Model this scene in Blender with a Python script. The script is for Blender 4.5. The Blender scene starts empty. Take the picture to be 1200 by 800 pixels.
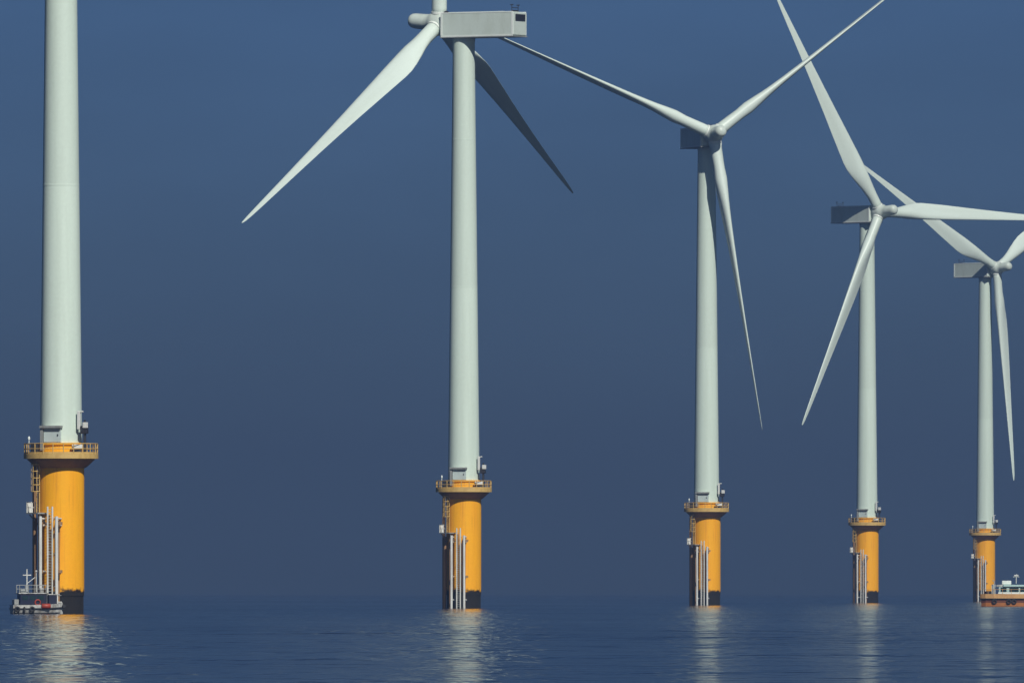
import bpy, math, random
from mathutils import Vector, Matrix

random.seed(7)
scene = bpy.context.scene
COL = scene.collection
R = math.radians

# ------------------------------------------------------------------ camera
F_PX = 16500.0            # focal length in pixels of the 1200 px wide photograph
CAM_H = 2.30
HORIZON = 693.5
cam_d = bpy.data.cameras.new('camera')
cam_d.sensor_fit = 'HORIZONTAL'
cam_d.sensor_width = 36.0
cam_d.lens = F_PX / 1200.0 * 36.0
cam_d.shift_y = (HORIZON - 400.0) / 1200.0
cam_d.clip_start = 1.0
cam_d.clip_end = 60000.0
cam = bpy.data.objects.new('camera', cam_d)
cam.location = (0, 0, CAM_H)
cam.rotation_euler = (R(90), 0, 0)
COL.objects.link(cam)
scene.camera = cam

# ------------------------------------------------------------------ sky and sun
SUN_EL = R(41)
SUN_AZ = R(159)           # clockwise from +Y: behind the camera, to its right
world = bpy.data.worlds.new('World')
scene.world = world
world.use_nodes = True
nt = world.node_tree
nt.nodes.clear()
out = nt.nodes.new('ShaderNodeOutputWorld')
bg = nt.nodes.new('ShaderNodeBackground')
bg.inputs['Strength'].default_value = 0.10
sky = nt.nodes.new('ShaderNodeTexSky')
sky.sky_type = 'NISHITA'
sky.sun_disc = False
sky.sun_elevation = SUN_EL
sky.sun_rotation = SUN_AZ
sky.air_density = 1.0
sky.dust_density = 0.3
sky.ozone_density = 2.0
# a slate-blue bank of hazy air low over the sea, opposite the sun
tc = nt.nodes.new('ShaderNodeTexCoord')
sep = nt.nodes.new('ShaderNodeSeparateXYZ')
nt.links.new(tc.outputs['Generated'], sep.inputs[0])
ramp = nt.nodes.new('ShaderNodeValToRGB')
ramp.color_ramp.interpolation = 'EASE'
e = ramp.color_ramp.elements
e[0].position = 0.0;  e[0].color = (0.067, 0.120, 0.262, 1)
e[1].position = 0.60; e[1].color = (0.36, 0.43, 0.53, 1)
m_ = e.new(0.042); m_.color = (0.082, 0.156, 0.370, 1)
m_ = e.new(0.065); m_.color = (0.030, 0.058, 0.142, 1)  # dark sky band above the view, added to darken what the sea reflects
m_ = e.new(0.12); m_.color = (0.032, 0.058, 0.130, 1)
m_ = e.new(0.28); m_.color = (0.07, 0.11, 0.20, 1)
nt.links.new(sep.outputs['Z'], ramp.inputs[0])
mul = nt.nodes.new('ShaderNodeMix')
mul.data_type = 'RGBA'; mul.blend_type = 'MULTIPLY'
mul.inputs[0].default_value = 1.0
nt.links.new(sky.outputs[0], mul.inputs[6])
nt.links.new(ramp.outputs[0], mul.inputs[7])
# faint uneven banks in the hazy air
mpw = nt.nodes.new('ShaderNodeMapping'); mpw.inputs['Scale'].default_value = (1, 1, 3.5)
nt.links.new(tc.outputs['Generated'], mpw.inputs[0])
nw = nt.nodes.new('ShaderNodeTexNoise'); nw.inputs['Scale'].default_value = 26; nw.inputs['Detail'].default_value = 5; nw.inputs['Roughness'].default_value = 0.55
nt.links.new(mpw.outputs[0], nw.inputs['Vector'])
mw = nt.nodes.new('ShaderNodeMapRange'); mw.inputs['From Min'].default_value = 0.3; mw.inputs['From Max'].default_value = 0.7
mw.inputs['To Min'].default_value = 0.92; mw.inputs['To Max'].default_value = 1.07
nt.links.new(nw.outputs[0], mw.inputs[0])
mul2 = nt.nodes.new('ShaderNodeMix'); mul2.data_type = 'RGBA'; mul2.blend_type = 'MULTIPLY'; mul2.inputs[0].default_value = 1.0
nt.links.new(mul.outputs[2], mul2.inputs[6]); nt.links.new(mw.outputs[0], mul2.inputs[7])
nt.links.new(mul2.outputs[2], bg.inputs['Color'])
nt.links.new(bg.outputs[0], out.inputs['Surface'])

sd = bpy.data.lights.new('sun', 'SUN')
sd.energy = 4.8
sd.angle = R(0.5)
sd.color = (1.0, 0.955, 0.88)
sun = bpy.data.objects.new('sun', sd)
to_sun = Vector((math.sin(SUN_AZ) * math.cos(SUN_EL), math.cos(SUN_AZ) * math.cos(SUN_EL), math.sin(SUN_EL)))
sun.rotation_euler = to_sun.to_track_quat('Z', 'Y').to_euler()
sun.location = (300, -300, 600)
COL.objects.link(sun)

vs = scene.view_settings
vs.view_transform = 'Standard'
vs.look = 'None'
vs.exposure = 0.0
vs.gamma = 1.0
vs.use_curve_mapping = False
scene.cycles.volume_bounces = 1
scene.cycles.max_bounces = 6

# ------------------------------------------------------------------ materials
def new_mat(name):
    m = bpy.data.materials.new(name)
    m.use_nodes = True
    return m, m.node_tree, m.node_tree.nodes['Principled BSDF']

def ramp_node(nt, p0, c0, p1, c1):
    r = nt.nodes.new('ShaderNodeValToRGB')
    r.color_ramp.elements[0].position = p0; r.color_ramp.elements[0].color = (*c0, 1)
    r.color_ramp.elements[1].position = p1; r.color_ramp.elements[1].color = (*c1, 1)
    return r

def paint(name, col, dirt, rough=0.4, scale=0.6, stretch=0.15, amount=(0.45, 0.75), bump=0.0, metallic=0.0):
    """Weathered paint: broad mottling, vertical run marks and fine wear."""
    m, nt, b = new_mat(name)
    tc = nt.nodes.new('ShaderNodeTexCoord')
    mp = nt.nodes.new('ShaderNodeMapping')
    mp.inputs['Scale'].default_value = (1, 1, stretch)
    nt.links.new(tc.outputs['Object'], mp.inputs[0])
    n1 = nt.nodes.new('ShaderNodeTexNoise')
    n1.inputs['Scale'].default_value = scale
    n1.inputs['Detail'].default_value = 6
    n1.inputs['Roughness'].default_value = 0.62
    nt.links.new(mp.outputs[0], n1.inputs['Vector'])
    r1 = ramp_node(nt, amount[0], col, amount[1], dirt)
    nt.links.new(n1.outputs[0], r1.inputs[0])
    n2 = nt.nodes.new('ShaderNodeTexNoise')
    n2.inputs['Scale'].default_value = 3.2
    n2.inputs['Detail'].default_value = 4
    nt.links.new(tc.outputs['Object'], n2.inputs['Vector'])
    mx = nt.nodes.new('ShaderNodeMix'); mx.data_type = 'RGBA'; mx.blend_type = 'MULTIPLY'
    mx.inputs[0].default_value = 0.14
    nt.links.new(r1.outputs[0], mx.inputs[6]); nt.links.new(n2.outputs[0], mx.inputs[7])
    nt.links.new(mx.outputs[2], b.inputs['Base Color'])
    rr = nt.nodes.new('ShaderNodeMapRange')
    rr.inputs['To Min'].default_value = rough - 0.08; rr.inputs['To Max'].default_value = rough + 0.12
    nt.links.new(n1.outputs[0], rr.inputs[0]); nt.links.new(rr.outputs[0], b.inputs['Roughness'])
    b.inputs['Metallic'].default_value = metallic
    if bump:
        bp = nt.nodes.new('ShaderNodeBump'); bp.inputs['Strength'].default_value = bump; bp.inputs['Distance'].default_value = 0.05
        nt.links.new(n2.outputs[0], bp.inputs['Height']); nt.links.new(bp.outputs[0], b.inputs['Normal'])
    return m

M = {}
M['tower'] = paint('tower_paint', (0.66, 0.79, 0.685), (0.54, 0.65, 0.55), 0.45, 0.55, 0.05, (0.46, 0.82))
def cans(m):
    nt = m.node_tree; b = nt.nodes['Principled BSDF']
    src = b.inputs['Base Color'].links[0].from_socket
    tc = nt.nodes.new('ShaderNodeTexCoord'); sp = nt.nodes.new('ShaderNodeSeparateXYZ'); nt.links.new(tc.outputs['Object'], sp.inputs[0])
    g = nt.nodes.new('ShaderNodeMath'); g.operation = 'GREATER_THAN'; g.inputs[1].default_value = 45.6
    nt.links.new(sp.outputs['Z'], g.inputs[0])
    mr = nt.nodes.new('ShaderNodeMapRange'); mr.inputs['To Min'].default_value = 1.0; mr.inputs['To Max'].default_value = 0.94
    nt.links.new(g.outputs[0], mr.inputs[0])
    mx = nt.nodes.new('ShaderNodeMix'); mx.data_type = 'RGBA'; mx.blend_type = 'MULTIPLY'; mx.inputs[0].default_value = 1.0
    nt.links.new(src, mx.inputs[6]); nt.links.new(mr.outputs[0], mx.inputs[7]); nt.links.new(mx.outputs[2], b.inputs['Base Color'])
cans(M['tower'])
M['blade'] = paint('blade_gelcoat', (0.68, 0.79, 0.71), (0.58, 0.68, 0.59), 0.38, 0.35, 0.10)
M['nacelle'] = paint('nacelle_paint', (0.60, 0.69, 0.62), (0.50, 0.57, 0.49), 0.42, 0.6, 0.4)
M['trim'] = paint('pale_trim', (0.78, 0.84, 0.78), (0.68, 0.74, 0.66), 0.4)
M['yellow'] = paint('yellow_coating', (0.97, 0.455, 0.003), (0.90, 0.37, 0.003), 0.58, 0.9, 0.12, (0.40, 0.80))
def foul(m):
    nt = m.node_tree; b = nt.nodes['Principled BSDF']
    src = b.inputs['Base Color'].links[0].from_socket
    tc = nt.nodes.new('ShaderNodeTexCoord')
    sp = nt.nodes.new('ShaderNodeSeparateXYZ'); nt.links.new(tc.outputs['Object'], sp.inputs[0])
    n = nt.nodes.new('ShaderNodeTexNoise'); n.inputs['Scale'].default_value = 1.1; n.inputs['Detail'].default_value = 6; n.inputs['Roughness'].default_value = 0.65
    nt.links.new(tc.outputs['Object'], n.inputs['Vector'])
    ad = nt.nodes.new('ShaderNodeMath'); ad.operation = 'MULTIPLY_ADD'
    nt.links.new(n.outputs[0], ad.inputs[0]); ad.inputs[1].default_value = 2.2; nt.links.new(sp.outputs['Z'], ad.inputs[2])
    mr = nt.nodes.new('ShaderNodeMapRange')
    mr.inputs['From Min'].default_value = 3.45; mr.inputs['From Max'].default_value = 3.85
    mr.inputs['To Min'].default_value = 1.0; mr.inputs['To Max'].default_value = 0.0
    nt.links.new(ad.outputs[0], mr.inputs[0])
    mx = nt.nodes.new('ShaderNodeMix'); mx.data_type = 'RGBA'
    nt.links.new(mr.outputs[0], mx.inputs[0]); nt.links.new(src, mx.inputs[6]); mx.inputs[7].default_value = (0.014, 0.009, 0.005, 1)
    mp = nt.nodes.new('ShaderNodeMapping'); mp.inputs['Scale'].default_value = (2.2, 2.2, 0.10)
    nt.links.new(tc.outputs['Object'], mp.inputs[0])
    n2 = nt.nodes.new('ShaderNodeTexNoise'); n2.inputs['Scale'].default_value = 1.4; n2.inputs['Detail'].default_value = 5
    nt.links.new(mp.outputs[0], n2.inputs['Vector'])
    r2 = nt.nodes.new('ShaderNodeMapRange'); r2.inputs['From Min'].default_value = 0.56; r2.inputs['From Max'].default_value = 0.74; r2.inputs['To Max'].default_value = 0.55
    nt.links.new(n2.outputs[0], r2.inputs[0])
    m2 = nt.nodes.new('ShaderNodeMix'); m2.data_type = 'RGBA'
    nt.links.new(r2.outputs[0], m2.inputs[0]); nt.links.new(mx.outputs[2], m2.inputs[6]); m2.inputs[7].default_value = (0.42, 0.15, 0.012, 1)
    nt.links.new(m2.outputs[2], b.inputs['Base Color'])
    b.inputs['Specular IOR Level'].default_value = 0.3
foul(M['yellow'])
M['cream'] = paint('faded_yellow_steel', (0.62, 0.42, 0.13), (0.46, 0.29, 0.08), 0.55, 1.5, 0.5)
M['white_steel'] = paint('white_steel', (0.68, 0.70, 0.66), (0.42, 0.42, 0.36), 0.45, 1.8, 0.1)
M['grey_steel'] = paint('galvanised_steel', (0.36, 0.38, 0.36), (0.22, 0.22, 0.20), 0.5, 2.0, 0.2, metallic=0.3)
M['brown'] = paint('weathered_brown_and_shade', (0.34, 0.19, 0.08), (0.17, 0.10, 0.05), 0.65, 1.2, 0.1)
M['algae'] = paint('black_marine_growth', (0.005, 0.005, 0.005), (0.014, 0.010, 0.007), 0.9, 1.5, 0.6, (0.4, 0.7), bump=0.6)
M['black'] = paint('black_paint', (0.018, 0.018, 0.022), (0.035, 0.035, 0.04), 0.5)
M['door'] = paint('pale_door', (0.54, 0.64, 0.62), (0.42, 0.50, 0.48), 0.4)
M['navy'] = paint('navy_paint', (0.007, 0.010, 0.035), (0.012, 0.016, 0.03), 0.4)
M['hullwhite'] = paint('white_hull', (0.52, 0.53, 0.50), (0.20, 0.19, 0.16), 0.45, 1.8, 0.5, (0.4, 0.66))
M['red'] = paint('red_paint', (0.36, 0.04, 0.015), (0.2, 0.025, 0.01), 0.5, 2)
M['orange'] = paint('orange_hull', (0.42, 0.15, 0.03), (0.17, 0.055, 0.018), 0.5, 0.9, 0.6)
M['rust'] = paint('rust_brown_hull', (0.13, 0.035, 0.012), (0.06, 0.02, 0.01), 0.6, 1.4, 0.6)
M['tan'] = paint('tan_bulwark', (0.62, 0.36, 0.13), (0.45, 0.22, 0.07), 0.55, 1.2, 0.6)
M['teal'] = paint('pale_teal_roof', (0.42, 0.60, 0.56), (0.32, 0.46, 0.44), 0.45, 1.2)
M['rubber'] = paint('rubber', (0.02, 0.02, 0.02), (0.04, 0.04, 0.04), 0.85)
m, nt_, b = new_mat('dark_glass')
b.inputs['Base Color'].default_value = (0.012, 0.03, 0.03, 1); b.inputs['Roughness'].default_value = 0.08
M['glass'] = m

def water():
    m, nt, b = new_mat('sea_water')
    b.inputs['Base Color'].default_value = (0.004, 0.013, 0.032, 1)
    b.inputs['IOR'].default_value = 1.333
    geo = nt.nodes.new('ShaderNodeNewGeometry')
    def noise(scale, sx, sy, det, rough=0.55):
        mp = nt.nodes.new('ShaderNodeMapping')
        mp.inputs['Scale'].default_value = (sx, sy, 1)
        mp.inputs['Rotation'].default_value = (0, 0, R(random.uniform(-1.5, 1.5)))
        nt.links.new(geo.outputs['Position'], mp.inputs[0])
        n = nt.nodes.new('ShaderNodeTexNoise')
        n.inputs['Scale'].default_value = scale
        n.inputs['Detail'].default_value = det
        n.inputs['Roughness'].default_value = rough
        nt.links.new(mp.outputs[0], n.inputs['Vector'])
        return n
    chop = noise(0.22, 1.0, 0.16, 2, 0.45)
    ripple = noise(0.8, 0.5, 0.16, 3, 0.5)
    fine = noise(2.2, 0.35, 0.14, 2, 0.5)
    patch = noise(0.010, 1.0, 0.2, 4)
    def madd(a, k, c):
        n = nt.nodes.new('ShaderNodeMath'); n.operation = 'MULTIPLY_ADD'
        nt.links.new(a.outputs[0], n.inputs[0]); n.inputs[1].default_value = k
        nt.links.new(c.outputs[0], n.inputs[2])
        return n
    height = madd(chop, 1.6, madd(ripple, 1.6, fine))
    bp = nt.nodes.new('ShaderNodeBump')
    bp.inputs['Strength'].default_value = 1.0
    bp.inputs['Distance'].default_value = 0.14
    nt.links.new(height.outputs[0], bp.inputs['Height'])
    nt.links.new(bp.outputs[0], b.inputs['Normal'])
    rr = nt.nodes.new('ShaderNodeMapRange')
    rr.inputs['From Min'].default_value = 0.3; rr.inputs['From Max'].default_value = 0.7
    rr.inputs['To Min'].default_value = 0.08; rr.inputs['To Max'].default_value = 0.125
    nt.links.new(patch.outputs[0], rr.inputs[0]); nt.links.new(rr.outputs[0], b.inputs['Roughness'])
    return m
M['water'] = water()

# ------------------------------------------------------------------ mesh helper
class MB:
    def __init__(self):
        self.v = []; self.f = []; self.sm = []
    def add(self, vs, fs, smooth=False, mat=None):
        o = len(self.v)
        for p in vs:
            p = Vector(p)
            self.v.append(mat @ p if mat else p)
        for f in fs:
            self.f.append([i + o for i in f]); self.sm.append(smooth)
        return self
    def box(self, x0, x1, y0, y1, z0, z1, mat=None, bev=0.0):
        if bev <= 0:
            vs = [(x, y, z) for z in (z0, z1) for x, y in ((x0, y0), (x1, y0), (x1, y1), (x0, y1))]
            fs = [(3, 2, 1, 0), (4, 5, 6, 7), (0, 1, 5, 4), (1, 2, 6, 5), (2, 3, 7, 6), (3, 0, 4, 7)]
            return self.add(vs, fs, False, mat)
        b = bev
        def ring(z, i):
            return [(x0 + i + b, y0 + i, z), (x1 - i - b, y0 + i, z), (x1 - i, y0 + i + b, z), (x1 - i, y1 - i - b, z),
                    (x1 - i - b, y1 - i, z), (x0 + i + b, y1 - i, z), (x0 + i, y1 - i - b, z), (x0 + i, y0 + i + b, z)]
        rings = [ring(z0, b), ring(z0 + b, 0), ring(z1 - b, 0), ring(z1, b)]
        vs = [p for r in rings for p in r]
        fs = [tuple(range(7, -1, -1)), tuple(range(24, 32))]
        for k in range(3):
            for i in range(8):
                j = (i + 1) % 8
                fs.append((k * 8 + i, k * 8 + j, (k + 1) * 8 + j, (k + 1) * 8 + i))
        return self.add(vs, fs, False, mat)
    def lathe(self, prof, n=48, axis='Z', mat=None, cap=True):
        """prof: (radius, height) pairs; hard profile corners are doubled by the caller."""
        vs = []; fs = []
        for r, h in prof:
            for i in range(n):
                a = 2 * math.pi * i / n
                c, s = r * math.cos(a), r * math.sin(a)
                vs.append((c, s, h) if axis == 'Z' else (h, c, s))
        for k in range(len(prof) - 1):
            if prof[k] == prof[k + 1]:
                continue
            for i in range(n):
                j = (i + 1) % n
                fs.append((k * n + i, k * n + j, (k + 1) * n + j, (k + 1) * n + i))
        self.add(vs, fs, True, mat)
        if cap:
            o = len(self.v)
            k = len(prof) - 1
            self.add(vs[:n], [tuple(range(n - 1, -1, -1))], False, mat)
            self.add(vs[k * n:], [tuple(range(n))], False, mat)
        return self
    def tube(self, pts, r, n=10, closed=False, mat=None):
        pts = [Vector(p) for p in pts]
        vs = []; fs = []
        N = len(pts)
        up = None
        for k, p in enumerate(pts):
            if closed:
                d = (pts[(k + 1) % N] - pts[k - 1]).normalized()
            else:
                d = (pts[min(k + 1, N - 1)] - pts[max(k - 1, 0)]).normalized()
            if up is None:
                up = Vector((0, 0, 1)) if abs(d.z) < 0.9 else Vector((1, 0, 0))
            a = d.cross(up).normalized()
            u = a.cross(d).normalized()
            up = u
            for i in range(n):
                t = 2 * math.pi * i / n
                vs.append(p + r * (math.cos(t) * a + math.sin(t) * u))
        for k in range(N if closed else N - 1):
            k2 = (k + 1) % N
            for i in range(n):
                j = (i + 1) % n
                fs.append((k * n + i, k * n + j, k2 * n + j, k2 * n + i))
        self.add(vs, fs, True, mat)
        if not closed:
            self.add(vs[:n], [tuple(range(n - 1, -1, -1))], False, mat)
            self.add(vs[-n:], [tuple(range(n))], False, mat)
        return self
    def build(self, name, mat, parent=None, matrix=None):
        me = bpy.data.meshes.new(name)
        me.from_pydata([tuple(p) for p in self.v], [], self.f)
        me.polygons.foreach_set('use_smooth', self.sm)
        me.update()
        import bmesh
        bm = bmesh.new(); bm.from_mesh(me)
        bmesh.ops.recalc_face_normals(bm, faces=bm.faces)
        bm.to_mesh(me); bm.free()
        me.materials.append(mat)
        o = bpy.data.objects.new(name, me)
        COL.objects.link(o)
        if parent: o.parent = parent
        if matrix is not None: o.matrix_local = matrix
        return o

def arc(r, a0, a1, z, n):
    return [(r * math.sin(a0 + (a1 - a0) * i / n), -r * math.cos(a0 + (a1 - a0) * i / n), z) for i in range(n + 1)]

def polar(r, deg, z):     # 0 deg faces the camera (-Y), positive to the right
    a = R(deg)
    return Vector((r * math.sin(a), -r * math.cos(a), z))

def thing(name, label, cat, loc, rotz=0.0, group=None):
    o = bpy.data.objects.new(name, None)
    o.empty_display_size = 2
    o.location = loc; o.rotation_euler = (0, 0, rotz)
    o['label'] = label; o['category'] = cat
    if group: o['group'] = group
    COL.objects.link(o)
    return o

# ------------------------------------------------------------------ sea
import numpy as np
def build_sea():
    """One sheet to the horizon; a low short-crested wind sea is modelled where it can be made out."""
    rows = [-2500.0, -600.0, 0.0, 200.0, 280.0]
    y = 300.0
    while y < 3900.0:
        rows.append(y)
        y += 2.0 if y < 1250 else 2.0 + (y - 1250) * 0.0026
    rows += [4300.0, 5200.0, 7000.0, 10000.0, 14000.0]
    ys = np.array(rows)
    u = np.concatenate([[-1.0], np.linspace(-1, 1, 150), [1.0]])
    half = np.clip(0.043 * ys + 22.0, 25.0, 620.0)
    X = u[None, :] * half[:, None]
    X[:, 0] = -4000.0; X[:, -1] = 4000.0
    Y = np.repeat(ys[:, None], len(u), 1)
    dy = np.gradient(ys)[:, None]
    fade_x = np.clip((1 - np.abs(u)) / 0.12, 0, 1)[None, :]; fade_x[0, 0] = fade_x[0, -1] = 0
    fade_y = (np.clip((ys - 300) / 40, 0, 1) * np.clip((3850 - ys) / 500, 0, 1))[:, None]
    rng = np.random.default_rng(11)
    Z = np.zeros_like(X)
    gust = 1 + 0.3 * np.sin(X / 61.0 + 1.3 + 0.004 * Y) * np.sin(Y / 143.0 + 0.4) + 0.2 * np.sin(Y / 57.0 + X / 133.0)
    N = 46
    for k in range(N):
        lam = 6.0 * (24.0 / 6.0) ** rng.random()
        th = rng.normal(0, R(20))
        kk = 2 * math.pi / lam
        slope = SEA_SLOPE * math.sqrt(2.0 / N)
        damp = np.clip((lam / dy - 3.0) / 3.0, 0, 1)
        Z += damp * slope / kk * np.sin(kk * (X * math.sin(th) + Y * math.cos(th)) + rng.random() * 6.283)
    Z *= gust * fade_x * fade_y
    Z[np.abs(Z) > 1.0] = 0
    nr, nc = X.shape
    me = bpy.data.meshes.new('sea')
    idx = np.arange(nr * nc).reshape(nr, nc)
    F = np.stack([idx[:-1, :-1], idx[:-1, 1:], idx[1:, 1:], idx[1:, :-1]], -1).reshape(-1, 4)
    me.from_pydata(np.stack([X, Y, Z], -1).reshape(-1, 3).tolist(), [], F.tolist())
    me.polygons.foreach_set('use_smooth', np.ones(len(F), bool))
    me.update()
    me.materials.append(M['water'])
    o = bpy.data.objects.new('sea', me)
    COL.objects.link(o)
    return o
SEA_SLOPE = 0.0112
sea_o = build_sea()
sea_o['kind'] = 'structure'

# ------------------------------------------------------------------ wind turbine
HUB_Z = 83.5
DECK = 17.0
TOWER_TOP = 80.85

def blade_mesh():
    L = 53.3
    st = [  # r, chord, rel. thickness, circle blend, twist deg
        (1.1, 2.15, 1.0, 1.0, 12), (2.2, 2.15, 1.0, 1.0, 12), (4.0, 2.15, 0.97, 0.92, 12), (6.0, 2.55, 0.78, 0.62, 12),
        (8.0, 3.15, 0.58, 0.34, 12), (10.0, 3.65, 0.45, 0.14, 11.5), (11.8, 3.97, 0.37, 0.03, 10.5), (13.5, 4.0, 0.33, 0, 9.5),
        (16, 3.8, 0.29, 0, 8), (20, 3.45, 0.26, 0, 6), (25, 2.92, 0.235, 0, 4.2), (30, 2.45, 0.215, 0, 3), (35, 2.02, 0.20, 0, 2),
        (40, 1.63, 0.19, 0, 1.2), (45, 1.27, 0.18, 0, 0.6), (49, 0.97, 0.175, 0, 0.2), (51.5, 0.72, 0.17, 0, 0), (52.7, 0.48, 0.16, 0, 0),
        (53.15, 0.28, 0.16, 0, 0), (L, 0.10, 0.16, 0, 0)]
    n = 28
    vs = []; fs = []
    for r, c, t, k, tw in st:
        for i in range(n):
            a = 2 * math.pi * i / n
            x = 0.5 * (1 + math.cos(a))             # 1 trailing .. 0 leading
            yt = 5 * t * (0.2969 * math.sqrt(max(x, 0)) - 0.1260 * x - 0.3516 * x * x + 0.2843 * x ** 3 - 0.1036 * x ** 4)
            cam_ = 0.03 * 4 * x * (1 - x)
            ya = (yt if math.sin(a) >= 0 else -yt) + cam_
            px = (0.32 - x) * c; py = ya * c        # leading edge towards +X
            cx = -math.cos(a) * c / 2; cy = math.sin(a) * c / 2 * (t if k > .5 else 1)
            X = px * (1 - k) + cx * k; Y = py * (1 - k) + cy * k
            w = R(-tw)
            bend = 1.6 * (max(r - 10, 0) / 43.3) ** 2
            vs.append((X * math.cos(w) - Y * math.sin(w), X * math.sin(w) + Y * math.cos(w) - 0.0 * bend, r))
    for s in range(len(st) - 1):
        for i in range(n):
            j = (i + 1) % n
            fs.append((s * n + i, s * n + j, (s + 1) * n + j, (s + 1) * n + i))
    fs.append(tuple(range(n - 1, -1, -1))); fs.append(tuple((len(st) - 1) * n + i for i in range(n)))
    return MB().add(vs, fs, True)

def nacelle_matrix(yaw):
    return Matrix.Translation((0, 0, HUB_Z)) @ Matrix.Rotation(yaw, 4, 'Z')
def hub_matrix(yaw):
    return nacelle_matrix(yaw) @ Matrix.Translation((4.05, 0, -0.4)) @ Matrix.Rotation(R(-6), 4, 'Y')
def blade_matrix(phi, pitch=0.0, cone=2.3):
    return Matrix.Rotation(R(phi), 4, 'X') @ Matrix.Rotation(R(cone), 4, 'Y') @ Matrix.Rotation(R(pitch), 4, 'Z')

def make_turbine():
    t = thing('wind_turbine', '', 'wind turbine', (0, 0, 0), 0, 'wind turbines standing in the sea')
    # --- foundation
    MB().lathe([(2.40, -6.0), (2.40, 1.9), (2.40, 1.9), (2.46, 1.9), (2.46, 1.9), (2.46, 2.32)], 56).build('monopile', M['algae'], t)
    tp = MB()
    tp.lathe([(2.475, 2.3), (2.475, 16.4)], 56)
    tp.build('transition_piece', M['yellow'], t)
    fl = MB()
    fl.lathe([(2.32, DECK + 0.03), (2.32, DECK + 0.95), (2.32, DECK + 0.95), (2.5, DECK + 0.97), (2.5, DECK + 0.97), (2.5, DECK + 1.2)], 56)
    fl.build('tower_flange', M['yellow'], t)
    # --- platform
    pl = MB()
    pl.lathe([(2.63, 16.46), (3.98, 16.5), (3.98, 16.5), (3.98, DECK), (3.98, DECK), (2.3, DECK)], 56, cap=False)
    sc_ = MB()
    sc_.lathe([(2.5, 15.5), (2.75, 15.62), (3.6, 16.4), (3.6, 16.4), (3.6, 16.455)], 56, cap=False)
    p = pl.build('platform', M['cream'], t)
    sc_.build('support_cone', M['brown'], p)  # brown puts the shade under the deck into the cone's colour
    rl = MB()
    NP = 22
    for z in (DECK + 0.55, DECK + 1.1):
        rl.tube([polar(3.9, 360 * i / 66, z) for i in range(66)], 0.045, 6, closed=True)
    for k in range(NP):
        a = 360 * (k + 0.5) / NP
        rl.tube([polar(3.9, a, DECK - 0.2), polar(3.9, a, DECK + 1.12)], 0.055, 6)
    rl.build('railing', M['cream'], p)
    MB().lathe([(3.92, DECK + 0.01), (3.92, DECK + 0.2), (3.92, DECK + 0.2), (3.86, DECK + 0.2), (3.86, DECK + 0.2), (3.86, DECK + 0.01)], 56, cap=False).build('toe_board', M['cream'], p)
    # --- tower
    tw = MB()
    z0 = DECK + 1.2
    H = TOWER_TOP - z0
    def rad(z): return 2.25 + (1.55 - 2.25) * (z - z0) / H
    tw.lathe([(rad(z0 + H * i / 24), z0 + H * i / 24) for i in range(25)], 72)
    tower = tw.build('tower', M['tower'], t)
    for z in (45.6, 66.5):
        MB().lathe([(rad(z) - .02, z - 0.14), (rad(z) + 0.012, z - 0.1), (rad(z) + 0.012, z - 0.1), (rad(z) + 0.012, z + 0.1), (rad(z) + 0.012, z + 0.1), (rad(z) - .02, z + 0.14)], 72, cap=False).build('flange_ring', M['tower'], tower)
    MB().lathe([(1.58, TOWER_TOP - 0.5), (1.62, TOWER_TOP - 0.45), (1.62, TOWER_TOP - 0.45), (1.62, TOWER_TOP)], 56).build('yaw_ring', M['nacelle'], tower)
    # door in the tower foot with its portal frame
    dm = Matrix.Rotation(R(-3), 4, 'Z')
    d = MB().box(-0.95, 0.95, -2.36, -2.1, DECK + 1.25, DECK + 2.72, dm).build('door', M['door'], tower)
    fr = MB()
    fr.box(-1.32, 1.12, -2.72, -2.1, DECK + 2.75, DECK + 3.0, dm)
    fr.box(-1.32, -1.0, -2.52, -1.9, DECK + 0.4, DECK + 2.745, dm)
    fr.build('door_frame', M['grey_steel'], d)
    MB().box(0.6, 0.72, -2.42, -2.365, DECK + 1.9, DECK + 2.1, dm).build('handle', M['black'], d)
    # --- equipment on the platform
    cb = MB().box(-2.1, -1.3, -2.95, -2.35, DECK + 0.03, DECK + 1.15, Matrix.Rotation(R(-8), 4, 'Z'), 0.04)
    cb.build('equipment_cabinet', M['black'], t)
    cb = MB().box(1.15, 2.15, -3.3, -2.55, DECK + 0.03, DECK + 0.5, Matrix.Rotation(R(22), 4, 'Z'), 0.04)
    cb.build('equipment_cabinet', M['black'], t)
    cb = MB().box(1.1, 2.2, -3.3, -2.55, DECK + 0.55, DECK + 1.0, Matrix.Rotation(R(22), 4, 'Z'), 0.05)
    cb.build('equipment_cabinet', M['white_steel'], t)
    # davit crane with its folded jib
    c = polar(3.25, 72, DECK)
    cr = MB()
    cr.tube([c, c + Vector((0, 0, 2.2))], 0.15, 12)
    cr.tube([c + Vector((0, 0, 2.2)), c + Vector((0, 0, 3.6))], 0.11, 12)
    cr.box(c.x - 0.42, c.x + 0.32, c.y - 0.35, c.y + 0.3, DECK + 2.15, DECK + 3.0, None, 0.06)
    crane = cr.build('davit_crane', M['black'], t)
    jb = MB()
    jb.box(2.28, 2.62, c.y - 0.25, c.y + 0.05, DECK + 2.6, DECK + 4.55, None, 0.04)
    jb.tube([(2.5, c.y - 0.1, DECK + 4.45), (2.95, c.y - 0.1, DECK + 4.5)], 0.09, 8)
    jb.build('jib', M['white_steel'], crane)
    MB().box(c.x - 0.1, c.x + 0.5, c.y - 0.45, c.y - 0.36, DECK + 2.75, DECK + 3.35, None, 0.02).build('winch', M['white_steel'], crane)
    lt = MB().tube([polar(3.9, -40, DECK + 1.1), polar(3.9, -40, DECK + 1.55)], 0.05, 8)
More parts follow.
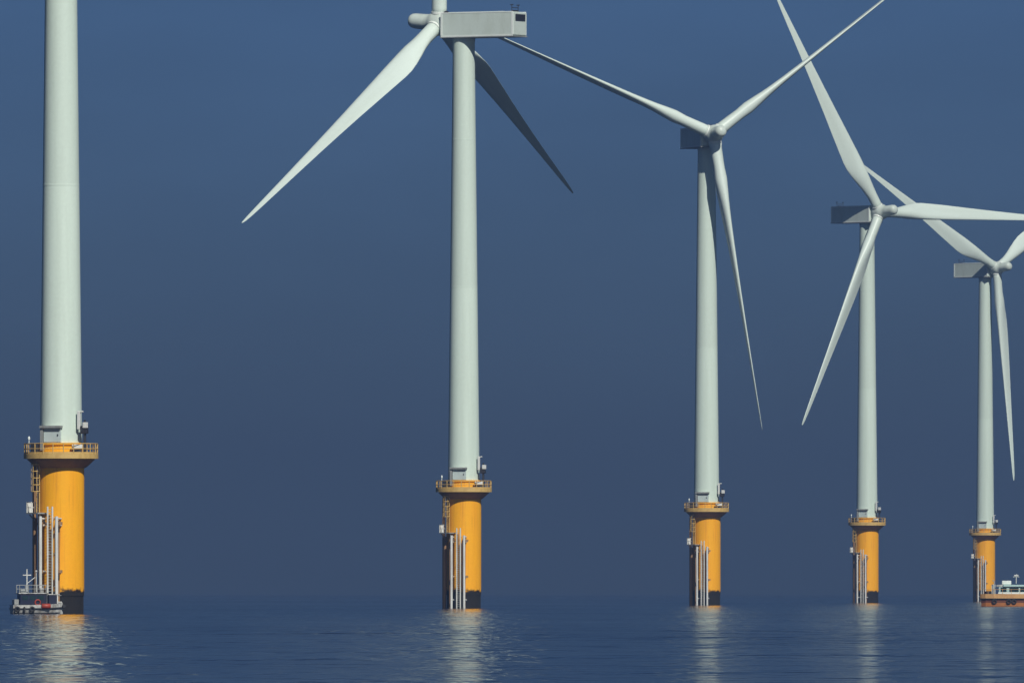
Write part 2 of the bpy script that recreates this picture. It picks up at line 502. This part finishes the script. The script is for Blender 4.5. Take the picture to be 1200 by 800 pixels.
    lt.lathe([(0.11, DECK + 1.5), (0.13, DECK + 1.7), (0.08, DECK + 1.85)], 14, 'Z', Matrix.Translation(polar(3.9, -40, 0)))
    lt.build('navigation_lamp', M['trim'], t)
    # --- boat landing: two fender tubes and a ladder between
    rot = Matrix.Rotation(0, 4, 'Z')
    LY = -3.75
    for x in (-0.92, 0.92):
        f = MB()
        f.tube([(x, LY, -3.0), (x, LY, 10.35)], 0.175, 14)
        f.tube([(x, LY, 10.1), (x * 0.97, -2.42, 10.1)], 0.12, 10)
        for z in (1.2, 4.5, 9.4):
            f.tube([(x, LY, z), (x * 0.97, -2.3, z)], 0.12, 10)
        f.build('fender_tube', M['white_steel'], t)
        for z in (4.5, 9.6):
            MB().lathe([(0.24, z - 0.16), (0.24, z + 0.16)], 14, 'Z', Matrix.Translation((x + (0.32 if x > 0 else -.02), LY + 0.25, 0))).build('clamp', M['brown'], t)
    la = MB()
    for x in (-0.27, 0.27):
        la.tube([(x, LY + 0.45, -1.5), (x, LY + 0.45, 11.4)], 0.1, 8)
    for k in range(42):
        z = -1.2 + 0.3 * k
        la.tube([(-0.27, LY + 0.45, z), (0.27, LY + 0.45, z)], 0.025, 6)
    for z in (2.9, 6.4, 10.2):
        for x in (-0.27, 0.27):
            la.tube([(x, LY + 0.45, z), (x, -2.3, z)], 0.05, 6)
    la.build('ladder', M['white_steel'], t)
    # resting platform half way with its small guard rail
    rp = MB()
    mt = Matrix.Rotation(R(-34), 4, 'Z')
    rp.box(-1.15, 0.95, -3.7, -2.4, 10.62, 10.76, mt)
    rp.tube([(-1.0, -3.4, 10.55), (-0.9, -2.35, 9.5)], 0.07, 8, mat=mt)
    rp.tube([(0.7, -3.4, 10.55), (0.7, -2.35, 9.5)], 0.07, 8, mat=mt)
    rest = rp.build('rest_platform', M['grey_steel'], t)
    rr = MB()
    rr.tube([(-1.12, -2.5, 11.85), (-1.12, -3.66, 11.85), (-0.25, -3.66, 11.85)], 0.05, 6, mat=mt)
    rr.tube([(-1.12, -2.5, 11.3), (-1.12, -3.66, 11.3), (-0.25, -3.66, 11.3)], 0.04, 6, mat=mt)
    for x, y in ((-1.12, -2.55), (-1.12, -3.1), (-1.12, -3.66), (-0.28, -3.66)):
        rr.tube([(x, y, 10.76), (x, y, 11.88)], 0.05, 6, mat=mt)
    rr.box(-1.135, -1.105, -3.64, -2.9, 10.78, 11.8, mt)
    rr.build('railing', M['white_steel'], rest)
    # upper caged ladder to the main platform
    mt = Matrix.Rotation(R(-38), 4, 'Z')
    ul = MB()
    for x in (-0.28, 0.28):
        ul.tube([(x, -2.85, 10.77), (x, -2.85, 16.45)], 0.06, 8, mat=mt)
    for k in range(19):
        z = 10.95 + 0.3 * k
        ul.tube([(-0.28, -2.85, z), (0.28, -2.85, z)], 0.03, 6, mat=mt)
    for k in range(5):
        z = 13.0 + 0.72 * k
        ul.tube([(-0.36 , -2.85, z), (-0.42, -3.25, z), (-0.2, -3.58, z), (0.2, -3.58, z), (0.42, -3.25, z), (0.36, -2.85, z)], 0.05, 6, mat=mt)
    for x, y in ((-0.42, -3.25), (-0.2, -3.58), (0.2, -3.58), (0.42, -3.25)):
        ul.tube([(x, y, 13.0), (x, y, 16.0)], 0.03, 6, mat=mt)
    ul.build('caged_ladder', M['cream'], t)
    # cable tubes running down the shaded side
    for a, top in ((-74, 16.0), (-55, 9.9), (-30, 9.8), (14, 9.6)):
        MB().tube([polar(2.85, a, -4), polar(2.85, a, top - 1.2), polar(2.8, a, top + 0.3)], 0.21, 12).build('cable_tube', M['brown'], t)
    # --- nacelle (its own frame: +X upwind, origin at hub height on the tower axis)
    nm = nacelle_matrix(0)
    nc = MB()
    X0, X1, W, Z0, Z1 = -9.2, 2.75, 1.92, -2.42, 0.95
    nc.box(X0, X1, -W, W, Z0, Z1, None, 0.12)
    nac = nc.build('nacelle', M['nacelle'], t, nm)
    tr = MB()
    for y in (-W - 0.03, W - 0.09):
        tr.box(X0 + 0.1, X1 - 0.1, y, y + 0.12, Z1 - 0.1, Z1 + 0.06)
        tr.box(X0 + 0.1, X1 - 0.1, y, y + 0.12, Z0 - 0.04, Z0 + 0.16)
    for x in (X0 + 0.05, X1 - 0.35):
        for y in (-W - 0.045, W - 0.12):
            tr.box(x, x + 0.28, y, y + 0.165, Z0 + 0.16, Z1 - 0.1)
    tr.build('edge_trim', M['trim'], nac)
    MB().box(X0 - 0.05, X0 + 0.1, -1.45, 1.3, -0.35, 0.62).build('rear_vent', M['black'], nac)
    MB().box(X0 - 0.1, X1 + 0.05, -W - 0.05, W + 0.05, Z0 - 0.17, Z0 - 0.045).build('sill_plate', M['grey_steel'], nac)
    MB().box(-7.0, 2.0, -1.0, 1.0, Z1 + 0.005, Z1 + 0.14, None, 0.03).build('roof_hatch', M['nacelle'], nac)
    wm = MB()
    for y in (-0.9, 0.9):
        wm.tube([(X0 + 0.8, y, Z1), (X0 + 0.8, y, Z1 + 1.0)], 0.05, 8)
        wm.tube([(X0 + 0.55, y, Z1 + 1.0), (X0 + 1.05, y, Z1 + 1.0)], 0.07, 8)
    wm.tube([(X0 + 0.8, -0.95, Z1 + 0.6), (X0 + 0.8, 0.95, Z1 + 0.6)], 0.05, 8)
    wm.box(X0 + 0.45, X0 + 1.15, -0.4, 0.4, Z1 - 0.02, Z1 + 0.25, None, 0.04)
    wm.build('weather_mast', M['black'], nac)
    MB().lathe([(1.3, 2.7), (1.36, 2.8), (1.3, 2.9), (1.3, 3.0)], 40, 'X').build('shaft_cover', M['black'], nac)
    # --- rotor
    hb = MB()
    hb.lathe([(1.35, -1.3), (1.62, -1.1), (1.68, -0.3), (1.66, 0.5), (1.55, 1.0), (1.30, 1.35), (1.18, 1.7), (1.12, 2.2), (1.08, 3.9), (1.00, 4.4), (0.8, 4.72), (0.5, 4.88), (0.15, 4.95)], 48, 'X')
    hub = hb.build('rotor_hub', M['nacelle'], t, hub_matrix(0))
    bm_ = blade_mesh()
    b0 = bm_.build('blade', M['blade'], hub, blade_matrix(0))
    bc = MB().lathe([(1.16, 1.25), (1.2, 1.3), (1.2, 1.3), (1.2, 1.62), (1.2, 1.62), (1.09, 1.66)], 40, cap=False)
    for k in (1, 2):
        b = b0.copy(); COL.objects.link(b); b.parent = hub
        b.matrix_local = blade_matrix(120 * k)
    ring = bc.build('blade_collar', M['trim'], hub, blade_matrix(0))
    for k in (1, 2):
        b = ring.copy(); COL.objects.link(b); b.parent = hub
        b.matrix_local = blade_matrix(120 * k)
    return t

def stem(o): return o.name.split('.')[0]

def pose(t, yaw_deg, phi, pitch, cone):
    """Turn nacelle and rotor into the wind and set the rotor's angle."""
    rel = R(yaw_deg) - t.rotation_euler.z
    k = j = 0
    for ch in t.children:
        if stem(ch) == 'nacelle': ch.matrix_local = nacelle_matrix(rel)
        if stem(ch) == 'rotor_hub':
            ch.matrix_local = hub_matrix(rel)
            for b in ch.children:
                if stem(b) == 'blade': b.matrix_local = blade_matrix(phi + 120 * k, pitch, cone); k += 1
                elif stem(b) == 'blade_collar': b.matrix_local = blade_matrix(phi + 120 * j, 0, cone); j += 1

def copy_tree(o, parent=None):
    c = o.copy(); COL.objects.link(c); c.parent = parent
    for ch in list(o.children):
        copy_tree(ch, c)
    return c

# x pixel of the tower, distance, landing turn, yaw of the rotor axis, screen angle of one blade
SPOTS = [
    (71.5, 1500, -19, -66, 215, 0, 'nearest turbine, tower cut off above the frame, a navy workboat at its yellow foot'),
    (543.5, 2000, -13, 150, -4.0, 5, 'turbine seen from behind, long pale nacelle pointing left, one sunlit and one dark blade'),
    (828.0, 2492, -13, -73, 172.9, 8, 'middle turbine facing the viewer, three thin blades in a Y, short shaded nacelle'),
    (1016.0, 3000, -20, -48, 210.8, 78, 'turbine with one blade level to the right and another reaching down to the left'),
    (1154.5, 3520, -15, -47, 179.5, 88, 'farthest and smallest turbine, rising behind the orange workboat at the right edge'),
]
proto = make_turbine()
bpy.context.view_layer.update()
for i, (px, D, turn, yaw, psi, pitch, label) in enumerate(SPOTS):
    t = proto if i == 0 else copy_tree(proto)
    t.location = ((px - 600.0) * D / F_PX, D, 0)
    t.rotation_euler = (0, 0, R(turn))
    t['label'] = label
    s = 1 if math.sin(R(yaw)) > 0 else -1
    pose(t, yaw, s * psi, pitch, 0.0 if pitch > 40 else (3.3 if i == 1 else 2.3))

# ------------------------------------------------------------------ boats
def hull(stations, name, mat, parent, n_side=1):
    """stations: (x, [(half beam, z) keel..sheer])"""
    vs = []; fs = []
    k = len(stations[0][1])
    for x, sec in stations:
        for hb, z in sec: vs.append((x, hb, z))
        for hb, z in reversed(sec): vs.append((x, -hb, z))
    w = 2 * k
    for s in range(len(stations) - 1):
        for i in range(w):
            j = (i + 1) % w
            fs.append((s * w + i, s * w + j, (s + 1) * w + j, (s + 1) * w + i))
    fs.append(tuple(range(w))); fs.append(tuple(range((len(stations) - 1) * w, len(stations) * w)))
    return MB().add(vs, fs).build(name, mat, parent)

def small_boat():
    D = 1492.0
    px = 43.5
    b = thing('workboat', 'small workboat with navy cabin and white hull nosing up to the leftmost turbine', 'boat',
              ((px - 600) * D / F_PX, D, 0), R(12))
    st = []
    for x, hb, sh in ((-2.75, 1.05, 0.95), (-1.5, 1.12, 0.95), (0.5, 1.12, 0.98), (1.7, 0.85, 1.05), (2.4, 0.42, 1.12), (2.75, 0.05, 1.18)):
        st.append((x, [(hb * 0.35, -0.45), (hb * 0.82, 0.05), (hb, 0.45), (hb * 1.02, sh)]))
    h = hull(st, 'hull', M['hullwhite'], b)
    MB().tube([(-2.8, -1.1, 0.55), (0.5, -1.2, 0.58), (1.75, -0.93, 0.62), (2.5, -0.46, 0.66), (2.86, 0, 0.7), (2.5, 0.46, 0.66), (1.75, 0.93, 0.62), (0.5, 1.2, 0.58), (-2.8, 1.1, 0.55)], 0.08, 8).build('rubbing_strake', M['black'], h)
    MB().tube([(-2.8, -0.98, 0.1), (0.5, -1.05, 0.1), (1.7, -0.76, 0.12), (2.35, -0.36, 0.14)], 0.06, 8).build('boot_stripe', M['black'], h)
    MB().lathe([(0.16, -0.55), (0.2, -0.5), (0.2, -0.5), (0.2, 0.5), (0.16, 0.55)], 14, 'Z', Matrix.Translation((2.82, 0, 0.8)) @ Matrix.Rotation(R(90), 4, 'X')).build('bow_fender', M['rubber'], b)
    c = MB().box(-2.0, 0.85, -0.88, 0.88, 0.96, 2.12, None, 0.05).build('cabin', M['navy'], b)
    for x0, x1 in ((-1.75, -1.15), (-0.95, -0.35), (-0.15, 0.55)):
        MB().box(x0, x1, -0.905, -0.86, 1.5, 1.95).build('window', M['glass'], c)
    MB().box(0.84, 0.875, -0.7, 0.7, 1.5, 1.95).build('window', M['glass'], c)
    MB().box(-2.15, 1.1, -0.98, 0.98, 2.12, 2.24, None, 0.03).build('roof', M['hullwhite'], c)
    w = MB().box(1.15, 2.05, -0.55, 0.5, 1.0, 2.0, None, 0.05).build('console', M['navy'], b)
    MB().box(1.1, 2.35, -0.6, 0.6, 2.0, 2.1, None, 0.03).build('canopy', M['hullwhite'], w)
    r = MB()
    for x in (-2.05, -1.1, -0.15, 0.8):
        for y in (-0.9, 0.9):
            r.tube([(x, y, 2.2), (x, y, 3.05)], 0.05, 6)
    for y in (-0.9, 0.9):
        r.tube([(-2.05, y, 3.05), (0.8, y, 3.05)], 0.035, 6)
        r.tube([(-2.05, y, 2.65), (0.8, y, 2.65)], 0.03, 6)
    r.build('roof_rail', M['grey_steel'], c)
    m = MB().tube([(-1.1, 0, 2.2), (-1.1, 0, 4.75)], 0.07, 8)
    m.tube([(-1.55, 0, 4.1), (-0.65, 0, 4.1)], 0.06, 8)
    m.tube([(-1.1, 0, 3.2), (-0.2, 0, 3.9)], 0.04, 6)
    m.build('mast', M['white_steel'], c)
    MB().lathe([(0.05, -0.9), (0.12, -0.88), (0.12, -0.88), (0.12, -0.7), (0.05, -0.66)], 12, 'Z', Matrix.Translation((-0.1, 0.0, 5.3)) ).build('radar_dome', M['hullwhite'], c)
    MB().tube([(-0.1, 0, 2.2), (-0.1, 0, 4.45)], 0.045, 8).build('aerial', M['white_steel'], c)
    # red life raft canister and life ring on the side deck
    MB().lathe([(0.2, -0.48), (0.28, -0.42), (0.28, 0.42), (0.2, 0.48)], 16, 'X', Matrix.Translation((0.75, -1.2, 0.82))).build('life_raft', M['red'], b)
    MB().tube([(-0.1 + 0.28 * math.cos(2 * math.pi * i / 18), -0.95, 1.22 + 0.28 * math.sin(2 * math.pi * i / 18)) for i in range(18)], 0.07, 8, closed=True).build('life_ring', M['red'], b)
    for x in (-2.35, -0.75):
        tm = Matrix.Translation((x, -1.27, 0.5)) @ Matrix.Rotation(R(90), 4, 'X')
        MB().tube([(0.22 * math.cos(2 * math.pi * i / 16), 0.22 * math.sin(2 * math.pi * i / 16), 0) for i in range(16)], 0.1, 8, closed=True, mat=tm).build('tyre_fender', M['rubber'], b)
    MB().box(-2.6, -2.1, -0.8, 0.6, 0.97, 1.55, None, 0.04).build('engine_box', M['grey_steel'], b)
    MB().box(-1.9, -1.35, -0.6, 0.5, 2.25, 2.6, None, 0.05).build('roof_box', M['grey_steel'], c)
    MB().box(0.2, 0.62, -0.7, 0.1, 2.25, 2.75, None, 0.05).build('roof_box', M['hullwhite'], c)
    MB().tube([(2.1, -0.5, 1.05), (2.1, -0.5, 1.9), (2.6, 0, 1.95), (2.1, 0.5, 1.9), (2.1, 0.5, 1.05)], 0.04, 6).build('bow_rail', M['white_steel'], b)
    fn = MB()
    for z in (0.0,):
        fn.lathe([(0.06, -0.32), (0.13, -0.2), (0.13, 0.2), (0.06, 0.32)], 12, 'Z', Matrix.Translation((-1.6, -1.26, 0.45)))
    fn.build('side_fender', M['rubber'], b)
    return b
small_boat()

def orange_boat():
    D = 2260.0
    bow = (1150.0 - 600) * D / F_PX
    L = 14.0
    b = thing('workboat', 'orange workboat with tan bulwark and pale wheelhouse, cut off by the right edge', 'boat', (bow + L / 2, D, 0), R(-2))
    st = []
    for x, hb, sh in ((-7.0, 1.55, 1.42), (-6.3, 2.2, 1.4), (-5.0, 2.55, 1.38), (0, 2.7, 1.35), (6.0, 2.6, 1.35), (7.0, 2.4, 1.35)):
        st.append((x, [(hb * 0.7, -0.8), (hb * 0.94, -0.2), (hb * 0.97, 0.1), (hb * 0.97, 0.62)]))
    h = hull(st, 'hull', M['orange'], b)
    st = [(x, [(hb * 0.955, 0.6), (hb * 0.955, 0.8), (hb * 0.955, 1.0), (hb * 0.955, 1.24)]) for x, hb in
          ((-7.05, 1.58), (-6.3, 2.2), (-5.0, 2.55), (0, 2.7), (6.0, 2.6), (7.0, 2.4))]
    hull(st, 'topside', M['rust'], h)
    # bulwark: a thick wall round the deck
    pts = [(-7.15, 1.5), (-6.35, 2.2), (-5.0, 2.56), (0, 2.71), (6.0, 2.62), (7.05, 2.42)]
    ring = pts + [(x, -y) for x, y in reversed(pts)]
    vs = []; fs = []
    for z in (1.242, 2.02):
        for f in (1.0, 0.955):
            vs += [(x * (1 if f == 1 else 0.985), y * f, z) for x, y in ring]
    n = len(ring)
    for i in range(n):
        j = (i + 1) % n
        fs += [(i, j, 2 * n + j, 2 * n + i), (n + i, 3 * n + i, 3 * n + j, n + j), (2 * n + i, 2 * n + j, 3 * n + j, 3 * n + i), (i, n + i, n + j, j)]
    bw = MB().add(vs, fs).build('bulwark', M['tan'], b)
    MB().add([(x * 0.98, y * 0.95, 1.27) for x, y in ring], [tuple(range(n))]).build('deck', M['rust'], b)
    MB().tube([(x, y, 1.24) for x, y in ring], 0.09, 8, closed=True).build('rubbing_strake', M['rubber'], h)
    for k, x in enumerate((-4.9, -2.6, -1.75, 1.6, 4.9)):
        t = Matrix.Translation((x, -2.68 + (0.0 if k else 0.12), 0.78)) @ Matrix.Rotation(R(90), 4, 'X')
        MB().tube([(0.3 * math.cos(2 * math.pi * i / 16), 0.3 * math.sin(2 * math.pi * i / 16), 0) for i in range(16)], 0.12, 8, closed=True, mat=t).build('tyre_fender', M['rubber'], b)
    # wheelhouse
    MB().box(-4.3, 3.6, -1.75, 1.75, 1.3, 2.3, None, 0.05).build('deckhouse', M['trim'], b)
    wh = MB().box(-4.2, 3.4, -1.7, 1.7, 2.31, 3.12, None, 0.05).build('wheelhouse', M['teal'], b)
    for x0, x1 in ((-3.9, -2.95), (-2.5, -1.0), (-0.75, 0.7), (0.95, 2.2)):
        MB().box(x0, x1, -1.73, -1.68, 2.36, 3.05).build('window', M['glass'], wh)
    MB().box(-4.22, -4.17, -1.3, 1.3, 2.36, 3.05).build('window', M['glass'], wh)
    rf = MB().box(-3.5, 3.8, -1.95, 1.95, 3.13, 3.5, None, 0.08).build('roof', M['teal'], wh)
    MB().box(-3.7, -2.2, -0.9, 0.9, 3.505, 4.15, None, 0.08).build('air_intake', M['trim'], rf)
    MB().box(-4.6, -3.55, -1.2, -0.6, 3.15, 3.5, None, 0.05).build('searchlight', M['hullwhite'], rf)
    ms = MB().tube([(-1.4, 0, 3.7), (-1.4, 0, 5.2)], 0.07, 8)
    ms.tube([(-1.9, 0, 4.75), (-0.9, 0, 4.75)], 0.05, 8)
    ms.box(-1.75, -1.05, -0.15, 0.15, 4.82, 5.1, None, 0.03)
    ms.build('mast', M['white_steel'], rf)
    MB().tube([(1.0, 0.4, 3.7), (1.0, 0.4, 5.6)], 0.04, 8).build('aerial', M['white_steel'], rf)
    # foredeck gear
    MB().box(-5.35, -4.75, -0.7, 0.3, 1.3, 3.55, None, 0.05).build('locker', M['trim'], b)
    MB().tube([(-4.9, -1.3, 1.3), (-4.9, -1.3, 4.05), (-5.2, -1.3, 4.2)], 0.08, 8).build('vent_pipe', M['grey_steel'], b)
    MB().lathe([(0.16, 2.0), (0.16, 2.35), (0.22, 2.36), (0.22, 2.45)], 12, 'Z', Matrix.Translation((-6.3, -1.2, 0))).build('bollard', M['black'], b)
    r = MB()
    rp = [(-6.6, -1.9), (-5.9, -2.25), (-5.0, -2.5), (-3.6, -2.54), (-2.2, -2.58), (-0.8, -2.63), (0.8, -2.65), (2.4, -2.62), (4.2, -2.6), (6.0, -2.55)]
    for x, y in rp: r.tube([(x, y, 2.0), (x, y, 2.75)], 0.035, 6)
    r.tube([(x, y, 2.75) for x, y in rp], 0.035, 6)
    r.build('hand_rail', M['tan'], bw)
    return b
orange_boat()

# ------------------------------------------------------------------ sea haze
hz = MB().box(-4200, 4200, -2700, 14300, -1.0, 152.0)
hz_o = hz.build('haze', None or M['black'])
hz_o.data.materials.clear()
hm = bpy.data.materials.new('sea_haze'); hm.use_nodes = True
ht = hm.node_tree; ht.nodes.clear()
ho = ht.nodes.new('ShaderNodeOutputMaterial')
pv = ht.nodes.new('ShaderNodeVolumePrincipled')
pv.inputs['Color'].default_value = (0.50, 0.70, 0.96, 1)
pv.inputs['Density'].default_value = 0.00013
pv.inputs['Anisotropy'].default_value = 0.65
ht.links.new(pv.outputs[0], ho.inputs['Volume'])
hz_o.data.materials.append(hm)
hz_o['kind'] = 'stuff'
